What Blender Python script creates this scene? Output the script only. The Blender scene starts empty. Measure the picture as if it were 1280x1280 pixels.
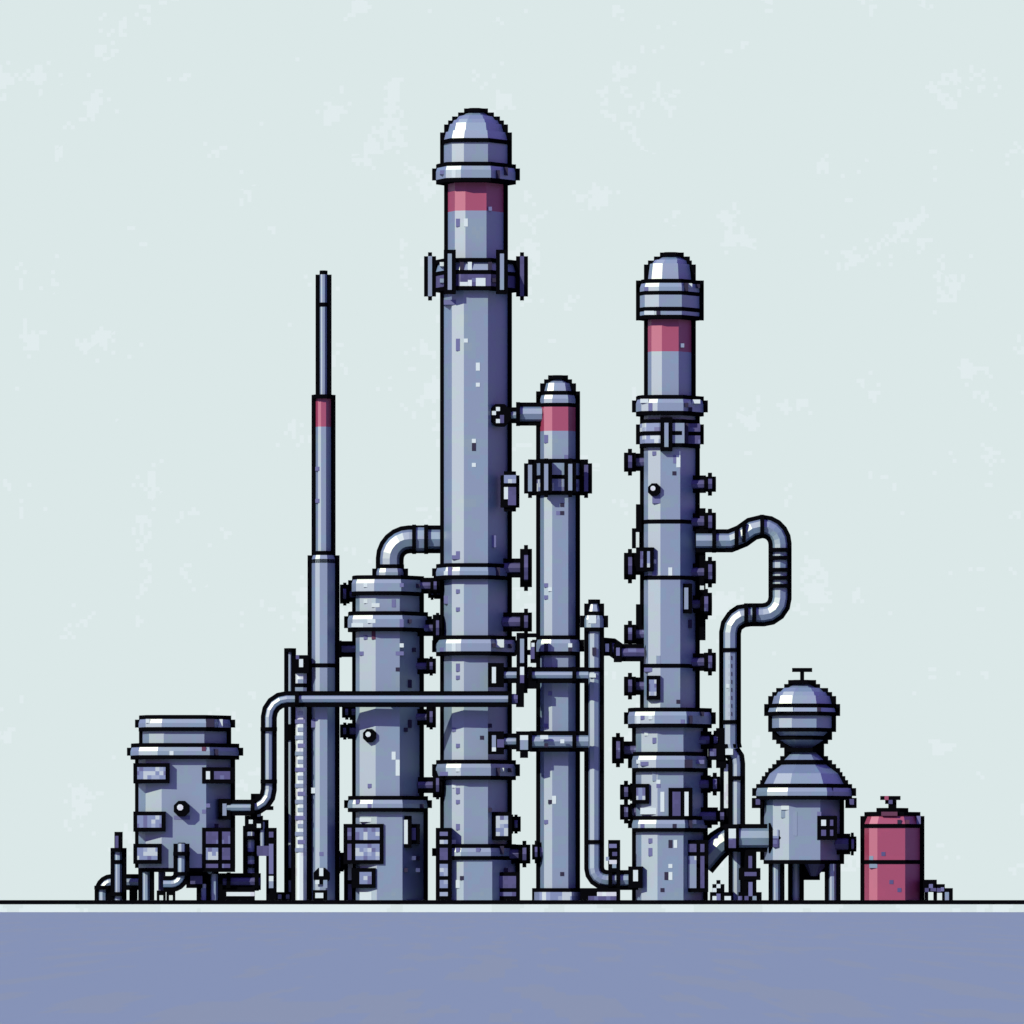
import bpy, math, random
random.seed(4)
SC = bpy.context.scene
COL = SC.collection
P = 0.2                                   # one drawn cell of the picture = 0.2 m of plant
def X(c): return (c - 128) * P
def Z(r): return (225 - r) * P

# ------------------------------------------------------------------ materials
def srgb(r, g, b):
    f = lambda v: (v/255/12.92) if v/255 <= .04045 else ((v/255+.055)/1.055)**2.4
    return (f(r), f(g), f(b), 1)

def make_mat(name, cols, rough=.36, spec=.5, scale=.16, stops=None, cell=P, detail=2.0, ior=1.5, ydiv=None, tintc=None):
    """paint with faint square blotches of wear: cols are two to four close tones"""
    m = bpy.data.materials.new(name); m.use_nodes = True
    nt = m.node_tree; n = nt.nodes; l = nt.links
    b = n['Principled BSDF']
    b.inputs['Roughness'].default_value = rough
    b.inputs['Specular IOR Level'].default_value = spec
    b.inputs['IOR'].default_value = ior
    if tintc: b.inputs['Specular Tint'].default_value = (*tintc, 1)
    if len(cols) == 1:
        b.inputs['Base Color'].default_value = (*cols[0][:3], 1); return m
    tc = n.new('ShaderNodeTexCoord')
    mul = n.new('ShaderNodeVectorMath'); mul.operation = 'MULTIPLY'
    mul.inputs[1].default_value = (1/cell, 1/ydiv if ydiv else .7, 1/cell)
    add = n.new('ShaderNodeVectorMath'); add.operation = 'ADD'; add.inputs[1].default_value = (.01, .37, .01)
    fl = n.new('ShaderNodeVectorMath'); fl.operation = 'FLOOR'
    no = n.new('ShaderNodeTexNoise'); no.inputs['Scale'].default_value = scale
    no.inputs['Detail'].default_value = detail
    rp = n.new('ShaderNodeValToRGB'); rp.color_ramp.interpolation = 'CONSTANT'
    st = stops or [0, .42, .56, .66]
    els = rp.color_ramp.elements
    while len(els) < len(cols): els.new(1.0)
    for i, c in enumerate(cols):
        els[i].position = st[i]; els[i].color = (*c[:3], 1)
    l.new(tc.outputs['Object'], mul.inputs[0]); l.new(mul.outputs[0], add.inputs[0])
    l.new(add.outputs[0], fl.inputs[0]); l.new(fl.outputs[0], no.inputs['Vector'])
    l.new(no.outputs['Fac'], rp.inputs['Fac']); l.new(rp.outputs['Color'], b.inputs['Base Color'])
    return m

def k(c, s): return tuple(v*s for v in c[:3])
STEEL = (.165, .205, .385)
M = {}
M['steel'] = make_mat('lilac_steel_paint', [(.117, .193, .280), (.129, .181, .275), (.123, .197, .262), (.135, .205, .252)], .48, .5, ior=2.4, tintc=(.97, 1, .72))
M['panel'] = make_mat('patchy_panel_paint', [(.10, .105, .20), (.16, .20, .30), (.38, .44, .43), (.25, .30, .37)], .45, .5, .55, [0, .40, .53, .60], detail=4)
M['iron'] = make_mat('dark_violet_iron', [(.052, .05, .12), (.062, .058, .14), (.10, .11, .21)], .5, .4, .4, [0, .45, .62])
M['black'] = make_mat('matte_black', [(.0022, .0022, .0028)], .9, 0.0, ior=1.02)
M['red'] = make_mat('rose_red_paint', [(.255, .028, .066), (.243, .027, .064)], .5, .5, ior=2.0, tintc=(1, .72, .75))
M['pale'] = make_mat('pale_grey_paint', [(.53, .60, .55), (.48, .5, .50)], .5, .4, .3, [0, .56])
M['chip'] = make_mat('bare_pale_chip', [(.5, .58, .53)], .5, .4)
M['dull'] = make_mat('dull_violet_stain_and_shade', [(.115, .12, .23)], .6, .3)
M['rivet'] = make_mat('near_black_stain', [(.015, .011, .03)], .7, .3)
M['rust'] = make_mat('dark_red_stain', [(.09, .025, .05)], .7, .3)
M['kerb'] = make_mat('pale_concrete', [(.55, .63, .55), (.51, .59, .51)], .8, .2, .12, [0, .52])
M['ground'] = make_mat('lilac_grey_ground', [(.236, .308, .340), (.252, .314, .318)], .95, .05, .12, [0, .57], cell=.06, ydiv=2.5)
MATS = list(M); MI = {n: i for i, n in enumerate(MATS)}

# ------------------------------------------------------------------ sections
T = lambda d: math.tan(math.radians(d))
def section(xs):
    """rolled plate shell: four flat plates to the front, five behind; (x, depth) for unit half width"""
    a, b, c, d, e = xs
    dd = (e-d)*T(62); dc = dd + (d-c)*T(2); db = dc - (c-b)*T(20); da = max(.02, db - (b-a)*T(74))
    pts = [(a, 0)]
    pts += [(a, da), (b, db), (c, dc), (d, dd), (e, 0)]
    pts += [(.72, -.7), (0, -1), (-.72, -.7)]
    return pts
S_T = section([-1, -.75, -.375, .375, 1])
S_V = section([-1, -.875, -.375, .375, 1])
S_S = section([-1, -.78, -.33, .56, 1])
S_R = section([-1, -.85, -.38, .38, 1])
S_K = section([-1, -.83, -.48, .48, 1])
S_M = section([-1, -.67, -.30, .33, 1])
S_G = section([-1, -.79, -.37, .45, 1])
S_D = section([-1, -.86, -.57, .42, 1])
# note: vertex order of xs is left edge, light plate start, light plate end, dark plate start, right edge
def depth_at(sec, t):
    f = sec[1:6]
    for (x0, d0), (x1, d1) in zip(f, f[1:]):
        if x0 <= t <= x1: return d0 + (d1-d0)*(t-x0)/max(1e-6, x1-x0)
    return 0

# ------------------------------------------------------------------ mesh builder
class MB:
    def __init__(s): s.v = []; s.f = []; s.m = []
    def solid(s, lo, hi, mat):
        n = len(lo); o = len(s.v); s.v += lo + hi; mi = MI[mat]
        for i in range(n):
            j = (i+1) % n
            s.f.append((o+i, o+j, o+n+j, o+n+i)); s.m.append(mi)
        s.f.append(tuple(o+i for i in range(n))[::-1]); s.m.append(mi)
        s.f.append(tuple(o+n+i for i in range(n))); s.m.append(mi)
    def prism(s, c0, c1, r0, r1, y, mat, sec=S_T, top=None, grow=0.0, dk=1.0):
        cm = (c0+c1)/2; hw = (c1-c0)/2*P + grow
        tm, tw = (cm, hw) if top is None else ((top[0]+top[1])/2, (top[1]-top[0])/2*P + grow)
        lo = [(X(cm)+nx*hw, y-nd*hw*dk, Z(r1)) for nx, nd in sec]
        hi = [(X(tm)+nx*tw, y-nd*tw*dk, Z(r0)) for nx, nd in sec]
        s.solid(lo, hi, mat)
    def box(s, c0, c1, r0, r1, y0, y1, mat):
        a, b, lo, hi = X(c0), X(c1), Z(r1), Z(r0)
        s.solid([(a, y0, lo), (a, y1, lo), (b, y1, lo), (b, y0, lo)], [(a, y0, hi), (a, y1, hi), (b, y1, hi), (b, y0, hi)], mat)
    def plate(s, c0, c1, r0, r1, y, th=.06):          # thin black plate that draws the outline around a part
        s.box(c0, c1, r0, r1, y-th, y+th, 'black')
    def ring(s, c0, c1, r, y, sec=S_T, mat='black', h=1, grow=0.0, dk=1.0):
        s.prism(c0, c1, r, r+h, y, mat, sec, grow=grow, dk=dk)
    def shell(s, c0, c1, r0, r1, y, mat='steel', sec=S_T):
        s.prism(c0, c1, r0, r1, y, mat, sec)
        s.plate(c0-1, c1+1, r0, r1, y)
    def seam(s, c0, c1, r, y, sec=S_T): s.ring(c0, c1, r, y, sec, grow=.025)
    def collar(s, c0, c1, r0, r1, y, sec=S_T, mat='steel', dk=1.0):
        """r0, r1: the black rows above and below; a bevelled band between"""
        s.ring(c0, c1, r0, y, sec, grow=-.05, dk=dk); s.plate(c0, c1, r0, r0+1, y)
        b = T(17)
        s.prism(c0, c1, r0+1, r0+2, y, mat, sec, top=(c0+b, c1-b), dk=dk)
        if r1 > r0+2: s.prism(c0, c1, r0+2, r1, y, mat, sec, dk=dk)
        s.ring(c0, c1, r1, y, sec, dk=dk)
        s.plate(c0-1, c1+1, r0+1, r1, y)
    def dome(s, rows, y, sec=S_T, mat='steel'):
        """rows from the top down: (row, c0, c1) of the coloured inside; the first is the black crown row"""
        r, a, b = rows[0]
        s.prism(a, b, r, r+1, y, 'black', sec, top=(a+1, b-1)); s.plate(a, b, r, r+1, y)
        for i, (r, a, b) in enumerate(rows[1:]):
            nxt = rows[i+2][0] if i+2 < len(rows) else None
            pr = rows[i]
            ta, tb = max(a, (a+pr[1])/2 if i else a+1.5), min(b, (b+pr[2])/2 if i else b-1.5)
            r1 = nxt if nxt else r+1
            s.prism(a, b, r, r1, y, mat, sec, top=(ta, tb))
            pa, pb = (pr[1], pr[2])
            s.plate(min(a-1, pa), max(b+1, pb), r, r1, y)
    def xcyl(s, c0, c1, rm, rad, y, mat, n=8, zs=1.0, ys=1.0):
        R = rad*P; lo = []; hi = []
        for i in range(n):
            a = 2*math.pi*(i+.0)/n
            lo.append((X(c0), y+math.cos(a)*R*ys, Z(rm)+math.sin(a)*R*zs)); hi.append((X(c1), lo[-1][1], lo[-1][2]))
        s.solid(lo, hi, mat)
    def zcyl(s, cm, rad, r0, r1, y, mat, n=8, ph=0.5):
        R = rad*P
        lo = [(X(cm)+math.cos(2*math.pi*(i+ph)/n)*R, y+math.sin(2*math.pi*(i+ph)/n)*R, Z(r1)) for i in range(n)]
        hi = [(a, b, Z(r0)) for a, b, _ in lo]
        s.solid(lo, hi, mat)
    def ycyl(s, cm, rm, rad, y0, y1, mat, n=8, rad1=None):
        lo = []; hi = []; R1 = (rad if rad1 is None else rad1)*P
        for i in range(n):
            a = 2*math.pi*(i+.5)/n
            lo.append((X(cm)+math.cos(a)*rad*P, y1, Z(rm)+math.sin(a)*rad*P))
            hi.append((X(cm)+math.cos(a)*R1, y0, Z(rm)+math.sin(a)*R1))
        s.solid(lo, hi, mat)
    def sweep(s, path, rad, y, mat='steel', n=8, line=1.0, cap=True):
        """pipe along a path of (col, row); a black strip along both sides draws its outline"""
        pts = [(X(c), Z(r)) for c, r in path]; N = len(pts); frames = []
        for i in range(N):
            a = pts[max(0, i-1)]; b = pts[min(N-1, i+1)]
            if 0 < i < N-1:
                d0 = (pts[i][0]-a[0], pts[i][1]-a[1]); d1 = (b[0]-pts[i][0], b[1]-pts[i][1])
                l0 = math.hypot(*d0); l1 = math.hypot(*d1)
                t = (d0[0]/l0+d1[0]/l1, d0[1]/l0+d1[1]/l1)
                L = math.hypot(*t); t = (t[0]/L, t[1]/L)
                k_ = 1/max(.5, (d0[0]*t[0]+d0[1]*t[1])/l0)
            else:
                t = (b[0]-a[0], b[1]-a[1]); L = math.hypot(*t); t = (t[0]/L, t[1]/L); k_ = 1
            frames.append((pts[i], (-t[1]*k_, t[0]*k_)))
        R = rad*P
        o = len(s.v); mi = MI[mat]
        for (p, nn) in frames:
            for i in range(n):
                a = 2*math.pi*i/n
                u = math.cos(a)*R; w = math.sin(a)*R
                s.v.append((p[0]+nn[0]*u, y-w, p[1]+nn[1]*u))
        for q in range(N-1):
            for i in range(n):
                j = (i+1) % n
                s.f.append((o+q*n+i, o+(q+1)*n+i, o+(q+1)*n+j, o+q*n+j)); s.m.append(mi)
        s.f.append(tuple(o+i for i in range(n))); s.m.append(mi)
        s.f.append(tuple(o+(N-1)*n+i for i in range(n))[::-1]); s.m.append(mi)
        if line:
            o = len(s.v); W = (rad+line)*P; mi = MI['black']; t = .05
            for (p, nn) in frames:
                for u, yy in ((W, y-t), (W, y+t), (-W, y+t), (-W, y-t)):
                    s.v.append((p[0]+nn[0]*u, yy, p[1]+nn[1]*u))
            for q in range(N-1):
                for i in range(4):
                    j = (i+1) % 4
                    s.f.append((o+q*4+i, o+q*4+j, o+q*4+4+j, o+q*4+4+i)); s.m.append(mi)
            s.f.append((o+3, o+2, o+1, o)); s.m.append(mi)
            e = o+(N-1)*4; s.f.append((e, e+1, e+2, e+3)); s.m.append(mi)
    def clamp_h(s, c0, c1, rm, rad, y, mat='black'): s.xcyl(c0, c1, rm, rad, y, mat)
    def clamp_v(s, cm, rad, r0, r1, y, mat='black'): s.zcyl(cm, rad*1.04, r0, r1, y, mat, ph=0)
    def spots(s, lst, c0, c1, y, sec):
        """stains, chips and painted shade on the plates: (col, row, width, height, material)"""
        cm = (c0+c1)/2; hw = (c1-c0)/2
        for c, r, w, h, mt in lst:
            d = max(depth_at(sec, (q-cm)/hw) for q in (c, c+w/2, c+w)) * hw * P
            d0 = min(depth_at(sec, (q-cm)/hw) for q in (c, c+w/2, c+w)) * hw * P
            s.box(c, c+w, r, r+h, y-d-.012, y-d0+.05, mt)
    def build(s, name, parent=None):
        ox, oy, oz = parent['_o'] if parent is not None else (0, 0, 0)
        me = bpy.data.meshes.new(name)
        used = sorted(set(s.m)); rm = {u: i for i, u in enumerate(used)}
        me.from_pydata([(a-ox, b-oy, c-oz) for a, b, c in s.v], [], s.f)
        for u in used: me.materials.append(M[MATS[u]])
        me.polygons.foreach_set('material_index', [rm[q] for q in s.m])
        import bmesh
        bm = bmesh.new(); bm.from_mesh(me); bmesh.ops.recalc_face_normals(bm, faces=bm.faces); bm.to_mesh(me); bm.free()
        o = bpy.data.objects.new(name, me); COL.objects.link(o)
        if parent is not None:
            r = parent
            o['_o'] = (ox, oy, oz)
            o.parent = r
        return o

def thing(name, label, cat, c, y, r=225, group=None):
    o = bpy.data.objects.new(name, None); COL.objects.link(o)
    o.location = (X(c), y, Z(r)); o['_o'] = (X(c), y, Z(r))
    o['label'] = label; o['category'] = cat
    if group: o['group'] = group
    o.empty_display_size = .3
    return o

def arc(cc, cr, rad, a0, a1, n=5):
    """points on a bend; angles in degrees, 0 = right, 90 = up"""
    return [(cc+rad*math.cos(math.radians(a0+(a1-a0)*i/n)), cr-rad*math.sin(math.radians(a0+(a1-a0)*i/n))) for i in range(n+1)]

# ---- small fittings -------------------------------------------------
def side_valve(t, ca, cb, r0, r1, y, mat='iron', stub=1.4, name='valve_wheel', wide=3, tip=1):
    """a wheel on a short stub at the side of a shell, seen on edge"""
    sg = 1 if cb > ca else -1; rm = (r0+r1)/2; R = (r1-r0)/2
    m = MB()
    i0 = ca - sg*1.5; i1 = cb - sg*(wide-.5)
    m.xcyl(min(i0, i1), max(i0, i1), rm, stub, y, mat)
    m.plate(min(i0, i1), max(i0, i1), rm-stub-1, rm+stub+1, y)
    w0, w1 = sorted((cb, cb-sg*wide))
    m.xcyl(w0, w1, rm, R-tip, y, 'black', n=10)
    m.xcyl(w0+wide/3, w1-wide/3, rm, R, y, 'black', n=10, ys=.9)
    zr = max(R-1, 1.2); m.xcyl(w0+wide/3+.03, w1-wide/3-.03, rm, zr, y, mat, n=10, ys=(R*.92+.4)/zr)
    return m.build(name, t)

def front_panel(t, c0, c1, r0, r1, yf, yb, mats=('panel',), bars=(), posts=(), name='panel', proud=.05, edges=(1, 1, 1, 1)):
    """box on a shell: outer size in cells, black frame one cell wide, coloured face"""
    m = MB()
    m.box(c0, c1, r0, r1, yf, yb, 'black')
    l, r, tp, b = edges
    rows = [r0+tp] + [q for bb in bars for q in (bb, bb+1)] + [r1-b]
    cols = [c0+l] + [q for bb in posts for q in (bb, bb+1)] + [c1-r]
    n = 0
    for i in range(0, len(rows), 2):
        for j in range(0, len(cols), 2):
            m.box(cols[j], cols[j+1], rows[i], rows[i+1], yf-proud, yf+.05, mats[n % len(mats)]); n += 1
    return m.build(name, t)

def knob(t, c, r, rad, yf, yb, name='knob', mat='pale'):
    m = MB()
    m.ycyl(c, r, rad, yf, yb, 'black'); m.ycyl(c-.35, r-.3, rad*.38, yf-.06, yf+.02, mat)  # small pale disc, up and left, is the knob's highlight put in as colour
    return m.build(name, t)

# ================================================================== ground
def structure(name, m): o = m.build(name); o['kind'] = 'structure'; return o
m = MB(); m.box(-7000, 7500, 228, 231, -900, 5000, 'ground'); structure('ground', m)
m = MB(); m.box(-1500, 1800, 225.02, 227.98, -5.8, 60, 'ground'); structure('platform', m)
m = MB(); m.box(-1500, 1800, 226, 227.99, -6.0, -5.79, 'kerb'); structure('kerb', m)
m = MB(); m.box(-1500, 1800, 225.0, 226, -6.02, -5.6, 'black'); structure('kerb_edge', m)

# ================================================================== squat tank
y = -1.6
t = thing('storage_tank', 'squat lilac tank with framed side panels, standing on short legs at the left end', 'tank', 46.5, y)
m = MB(); m.shell(35, 58, 190, 217, y, sec=S_K); m.ring(35, 58, 217, y, S_K, grow=.02)
m.spots([(52, 201, 1, 1, 'dull'), (51, 202.5, 1, 1, 'dull'), (54, 206, 1, 1, 'rivet'), (44, 204, 4, 1, 'dull')], 35, 58, y, S_K)  # the wide dull strip is the knob's shadow, painted on the body
body = m.build('body', t)
m = MB(); m.shell(36, 57, 183, 186, y, sec=S_K); m.build('neck', t)
m = MB(); m.collar(33, 60, 186, 189, y, S_K)
m.spots([(51, 187, 1, 1, 'rust'), (43, 188, 1, 1, 'chip'), (54, 187.5, 1, 1.5, 'rivet')], 33, 60, y, S_K)
m.build('collar', t)
m = MB(); m.collar(35, 58, 179, 182, y, S_K); m.spots([(52, 180, 2, 2, 'rivet'), (55, 180, 1, 2, 'chip'), (37, 180, 1, 1, 'chip')], 35, 58, y, S_K); m.build('lid', t)
yf = y - 2.72
front_panel(t, 34, 43, 191, 196, yf, y-.3)
front_panel(t, 34, 42, 203, 208, yf, y-.3)
front_panel(t, 34, 41, 211, 216, yf, y-.3)
front_panel(t, 51, 59, 192, 196, y-2.3, y-.1, ('chip', 'iron'), posts=(53,))
front_panel(t, 51, 59, 207, 218, y-2.3, y-.1, ('iron', 'iron', 'panel', 'iron', 'iron', 'iron'), bars=(211, 215), posts=(55,))
knob(t, 46, 202.3, 2.1, y-2.85, y-2.2)
m = MB(); m.sweep([(46, 211), (46, 218.5)]+arc(43.5, 218.5, 2.5, 0, -90)[1:]+[(41.5, 221)], 1.0, y-3.0)
m.clamp_v(46, 2, 213, 214, y-3.0); m.clamp_v(46, 1.9, 218, 219, y-3.0)
m.ycyl(46, 212.5, 1.9, y-3.0, y-2.2, 'black'); m.build('drain_pipe', t)
for c in (37, 53):
    m = MB(); m.prism(c-1, c+1, 218, 225, y-1.2, 'steel', S_M); m.plate(c-2, c+2, 217.9, 225, y-1.2); m.build('leg', t)
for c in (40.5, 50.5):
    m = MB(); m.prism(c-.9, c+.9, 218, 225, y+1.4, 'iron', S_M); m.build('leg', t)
m = MB(); m.box(47, 51, 217.9, 222, y-1.6, y-.6, 'black'); m.box(48, 51, 219, 221, y-1.7, y-.8, 'iron'); m.build('sump_box', t)
for c in (39.8, 42.2, 50.4):
    m = MB(); m.box(c-.2, c+2, 222.6, 225, y-1.3, y-.9, 'black'); m.box(c+.5, c+1.4, 223.8, 225, y-1.36, y-1, 'chip'); m.build('foot', t)

# ------------------------------------------------ far left standpipe and low pipes
y = -2.2
t = thing('standpipe', 'slender standpipe with a dark rod on top, left of the squat tank', 'pipe', 30, y)
m = MB(); m.prism(29, 31, 213, 225, y, 'steel', S_M); m.plate(28, 32, 212, 225, y); m.ring(28, 32, 212, y, S_M); m.ring(29, 31, 215, y, S_M, grow=.03)
m.ring(28, 32, 223, y, S_M); m.build('pipe', t)
m = MB(); m.box(29, 31, 208, 212, y-.2, y+.2, 'black'); m.box(29.2, 30, 209, 212, y-.26, y, 'iron'); m.build('rod', t)
y = -.9
t = thing('ground_pipe', 'low pipe on the ground, bending down at its left end behind the slender standpipe', 'pipe', 27, y)
m = MB(); m.sweep([(25.8, 225), (25.8, 222.8)]+arc(28.1, 222.8, 2.3, 180, 90)[1:]+[(35.5, 220.5)], 1.0, y)
m.clamp_v(25.8, 2, 221.4, 222.4, y); m.build('pipe', t)
for c in (33.5, 28):
    m = MB(); m.box(c-1, c+1, 222, 225, y-.15, y+.15, 'black'); m.build('support', t)
y = -2.8
t = thing('ground_pipe', 'thick low pipe under the right side of the squat tank, with a dark base block', 'pipe', 60, y)
m = MB(); m.sweep([(55, 220.4), (65.5, 220.4)], 1.1, y, 'iron'); m.clamp_h(57, 58, 220.4, 2.3, y); m.clamp_h(64, 65, 220.4, 2.3, y); m.build('pipe', t)
m = MB(); m.box(56, 64, 222.4, 225, y-.4, y+.2, 'black'); m.box(57, 64, 223, 224, y-.47, y, 'pale'); m.build('base_block', t)
m = MB(); m.prism(50.5, 52.5, 221, 225, y, 'panel', S_M); m.plate(49.5, 54.2, 221, 225, y); m.prism(53, 55, 218.5, 225, y-.2, 'steel', S_M); m.plate(52, 56, 218.5, 225, y-.2); m.build('support', t)
t = thing('valve_stack', 'stack of small dark valves and couplings between the squat tank and the upright pipes', 'valve', 63, -2.4)
y = -2.4
m = MB(); m.prism(62, 64, 208, 219.4, y, 'panel', S_M); m.plate(61, 65, 206.5, 219.4, y)
for r in (209, 213, 216): m.ring(61, 65, r, y, S_M)
m.build('pipe', t)
m = MB(); m.box(61.5, 66, 204, 207.5, y-.35, y+.2, 'black'); m.box(62.5, 63.5, 205, 206, y-.42, y, 'chip'); m.box(64.5, 65.5, 206, 207, y-.42, y, 'chip'); m.build('valve_body', t)
m = MB(); m.prism(65.2, 66.6, 205.5, 212, y, 'steel', S_M); m.plate(64.4, 67.4, 205, 213.5, y); m.box(64.5, 67.6, 211.5, 214, y-.25, y, 'iron'); m.build('side_pipe', t)
m = MB(); m.box(63, 68.4, 198.5, 200, y-.3, y+.1, 'black'); m.box(63, 65.5, 200, 204.5, y-.3, y+.1, 'black'); m.box(63.2, 64.2, 202.5, 203.4, y-.36, y, 'chip'); m.box(64.6, 65.4, 203.4, 204.2, y-.36, y, 'steel'); m.box(66, 67, 200.4, 201.4, y-.3, y, 'chip'); m.box(65.4, 68.6, 201.6, 202.6, y-.2, y+.1, 'black'); m.build('coupling', t)
m = MB(); m.box(66.8, 69.4, 207, 225, y-.2, y+.15, 'black'); m.box(67.5, 68.6, 208, 209.4, y-.26, y, 'iron'); m.box(67.5, 68.6, 211, 218.5, y-.26, y, 'dull'); m.box(67.5, 68.6, 219, 220.3, y-.26, y, 'chip'); m.box(67.5, 68.6, 220.3, 222, y-.26, y, 'steel'); m.build('drop_pipe', t)

# ================================================================== mast with red band
y = -1.4
t = thing('mast', 'tall thin tapering mast with a red band, left of the round vessel', 'mast', 81, y)
m = MB(); m.shell(78, 84, 140, 225, y, sec=S_M); m.seam(78, 84, 166, y, S_M)
m.spots([(78, 197, 1, 1.4, 'chip'), (80, 213, 1, 1, 'dull'), (78, 180, 1, 2, 'dull')], 78, 84, y, S_M); m.build('lower_tube', t)
m = MB(); m.collar(78, 84, 138, 140, y, S_M); m.build('collar', t)
m = MB(); m.shell(79, 83, 107, 138, y, sec=S_M); m.spots([(79, 117, 1, 1, 'dull'), (79, 125, 1, 1, 'dull')], 79, 83, y, S_M); m.build('middle_tube', t)
m = MB(); m.shell(79, 83, 100, 107, y, 'red', S_M); m.ring(78, 84, 99, y, S_M); m.build('red_band', t)
m = MB(); m.shell(80, 82, 69, 99, y, sec=S_M); m.ring(80, 82, 68, y, S_M); m.seam(80, 82, 76, y, S_M); m.build('top_tube', t)
m = MB(); yv = y-.9
m.ycyl(80.6, 219, 2.2, yv, y-.4, 'black'); m.box(80, 81, 217, 219, yv-.06, yv, 'chip'); m.box(79, 80, 220, 221, yv-.06, yv, 'chip'); m.box(81, 82, 220, 222, yv-.06, yv, 'steel')
m.box(78.4, 82, 222.5, 225, yv+.1, y-.3, 'black'); m.box(79, 81, 223.2, 224.5, yv, y-.3, 'chip'); m.build('valve', t)

y = -1.9
t = thing('duct', 'pale upright ribbed duct tucked against the left side of the mast', 'duct', 75.5, y)
m = MB(); m.prism(74, 77, 164, 225, y, 'pale', S_M); m.plate(73, 77.4, 168, 225, y)
for r in range(170, 213, 2):
    m.box(74 + (r % 4 == 2)*.6, 76 + (r % 3 == 0)*.5, r, r+1, y-.42, y-.1, 'steel' if r % 6 else 'dull')
m.ring(74, 77, 171, y, S_M, grow=.03); m.build('ribbed_casing', t)
m = MB(); m.box(74, 77.4, 164, 168.5, y-.6, y+.2, 'black'); m.box(75, 76, 165, 167, y-.66, y, 'chip'); m.box(74.2, 75, 164, 165, y-.66, y, 'iron'); m.build('top_valve', t)
y = .3
t = thing('standpipe', 'thin open-topped standpipe between the bent pipe and the pale ribbed duct', 'pipe', 72.5, y)
m = MB(); m.prism(72, 73, 163, 225, y, 'steel', S_M); m.plate(71, 74, 162, 225, y); m.ring(71, 74, 162, y, S_M, grow=-.05)
m.box(71.5, 73.6, 181, 185, y-.25, y, 'black'); m.box(71.5, 73.6, 217, 220, y-.25, y, 'black'); m.build('pipe', t)
m = MB(); m.box(67.5, 80, 223, 225, y-.5, y+.1, 'black')
for c in (67.7, 69.5, 71.5, 75, 77.4): m.box(c, c+.9, 223.6, 224.7, y-.56, y, 'chip' if c != 71.5 else 'steel')
m.build('foot', t)

# ================================================================== overhead pipe
y = -2.95
t = thing('overhead_pipe', 'long overhead pipe running level across the round vessel and the tallest tower', 'pipe', 68, y)
path = [(57, 202), (63, 202)]+arc(63, 197.5, 4.5, -90, 0, 4)[1:]+[(67.5, 195), (67.5, 179.5)]+arc(72, 179.5, 4.5, 180, 90, 4)[1:]+[(127.5, 175)]
m = MB(); m.sweep(path, 1.0, y)
m.build('pipe', t)
m = MB(); m.clamp_h(74, 75, 175, 2, y); m.build('clamp', t)
for r in (182, 195):
    m = MB(); m.clamp_v(68-.5, 2, r, r+1, y); m.build('clamp', t)
m = MB(); m.clamp_h(63, 64, 202, 2.05, y); m.build('clamp', t)
m = MB(); m.box(55, 58, 199.8, 205, y-.15, y+.9, 'black'); m.box(56, 57, 201, 204, y-.2, y, 'steel'); m.build('flange', t)
m = MB(); m.clamp_h(127, 128, 175, 2, y); m.xcyl(128, 129.4, 175, 1.3, y, 'iron'); m.box(129, 131, 172.5, 177, y-.15, y+.2, 'black')
m.ycyl(128.4, 175, 1.2, y, y+1.8, 'black'); m.build('end_coupling', t)
m = MB(); m.ycyl(97, 175, 1.0, y, y+1.6, 'iron'); m.build('bracket', t)

# ================================================================== round vessel
y = .2
t = thing('process_vessel', 'broad round-shouldered lilac column of medium height between the mast and the tallest tower', 'vessel', 97, y)
m = MB(); m.shell(89, 105, 158, 199, y, sec=S_V); m.spots(
    [(91, 159, 1, 1, 'dull'), (93, 158, 1, 2, 'rust'), (100, 161, 1, 1, 'chip'), (99, 163, 2, 1, 'dull'), (103, 162, 1, 1, 'rivet'), (99, 167, 1, 1, 'rivet'),
     (102, 170, 1, 2, 'rivet'), (102, 180, 1, 2, 'rivet'), (101, 182, 1, 1, 'rivet'), (98, 188, 1, 2, 'chip'), (99, 190, 1, 4, 'chip'), (92, 196, 1, 1, 'dull'), (90, 163, 1, 1, 'dull')], 89, 105, y, S_V)
m.build('shell', t)
m = MB(); m.shell(89, 106, 203, 225, y, sec=S_V)
m.spots([(101, 217, 1, 1, 'rivet'), (103, 214, 1, 1, 'chip'), (104, 217, 1, 1, 'chip'), (104, 214, 1, 1, 'rivet'), (90, 223, 3, 2, 'chip'), (90, 204.5, 3, 1, 'chip')], 89, 106, y, S_V); m.build('skirt', t)
m = MB(); m.shell(89, 105, 149, 153, y, sec=S_V); m.spots([(91, 150, 1, 1, 'chip'), (98, 150, 1, 2, 'dull'), (93, 151, 2, 1, 'chip')], 89, 105, y, S_V); m.build('neck', t)
for c0, c1, r0, r1, sp in ((88, 106, 144, 148, [(91, 146, 1, 1, 'chip'), (100, 146, 1, 1, 'dull'), (104, 146, 1, 1, 'rivet')]),
                       (87, 107, 153, 157, [(88, 156, 3, 1, 'chip'), (102, 155, 1, 1, 'rivet'), (100, 155, 1, 2, 'dull'), (92, 155, 2, 1, 'chip')]),
                       (87, 107, 199, 202, [(89, 200, 1, 1, 'dull'), (92, 201, 1, 1, 'dull'), (105, 201, 1, 1, 'rivet')])):
    m = MB(); m.collar(c0, c1, r0, r1, y, S_V); m.spots(sp, c0, c1, y, S_V); m.build('collar', t)
knob(t, 92.5, 184, 1.8, y-2.1, y-1.4)
yf = y - 2.15
front_panel(t, 86, 96, 206, 216, yf, y-.2, ('iron', 'panel', 'iron', 'panel'), bars=(210,), posts=(88,))
front_panel(t, 88, 94, 217, 222, yf, y-.2, ('panel',), edges=(2, 1, 1, 1))
front_panel(t, 100, 103, 204, 212, yf+.3, y-.2, ('chip',))
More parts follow.
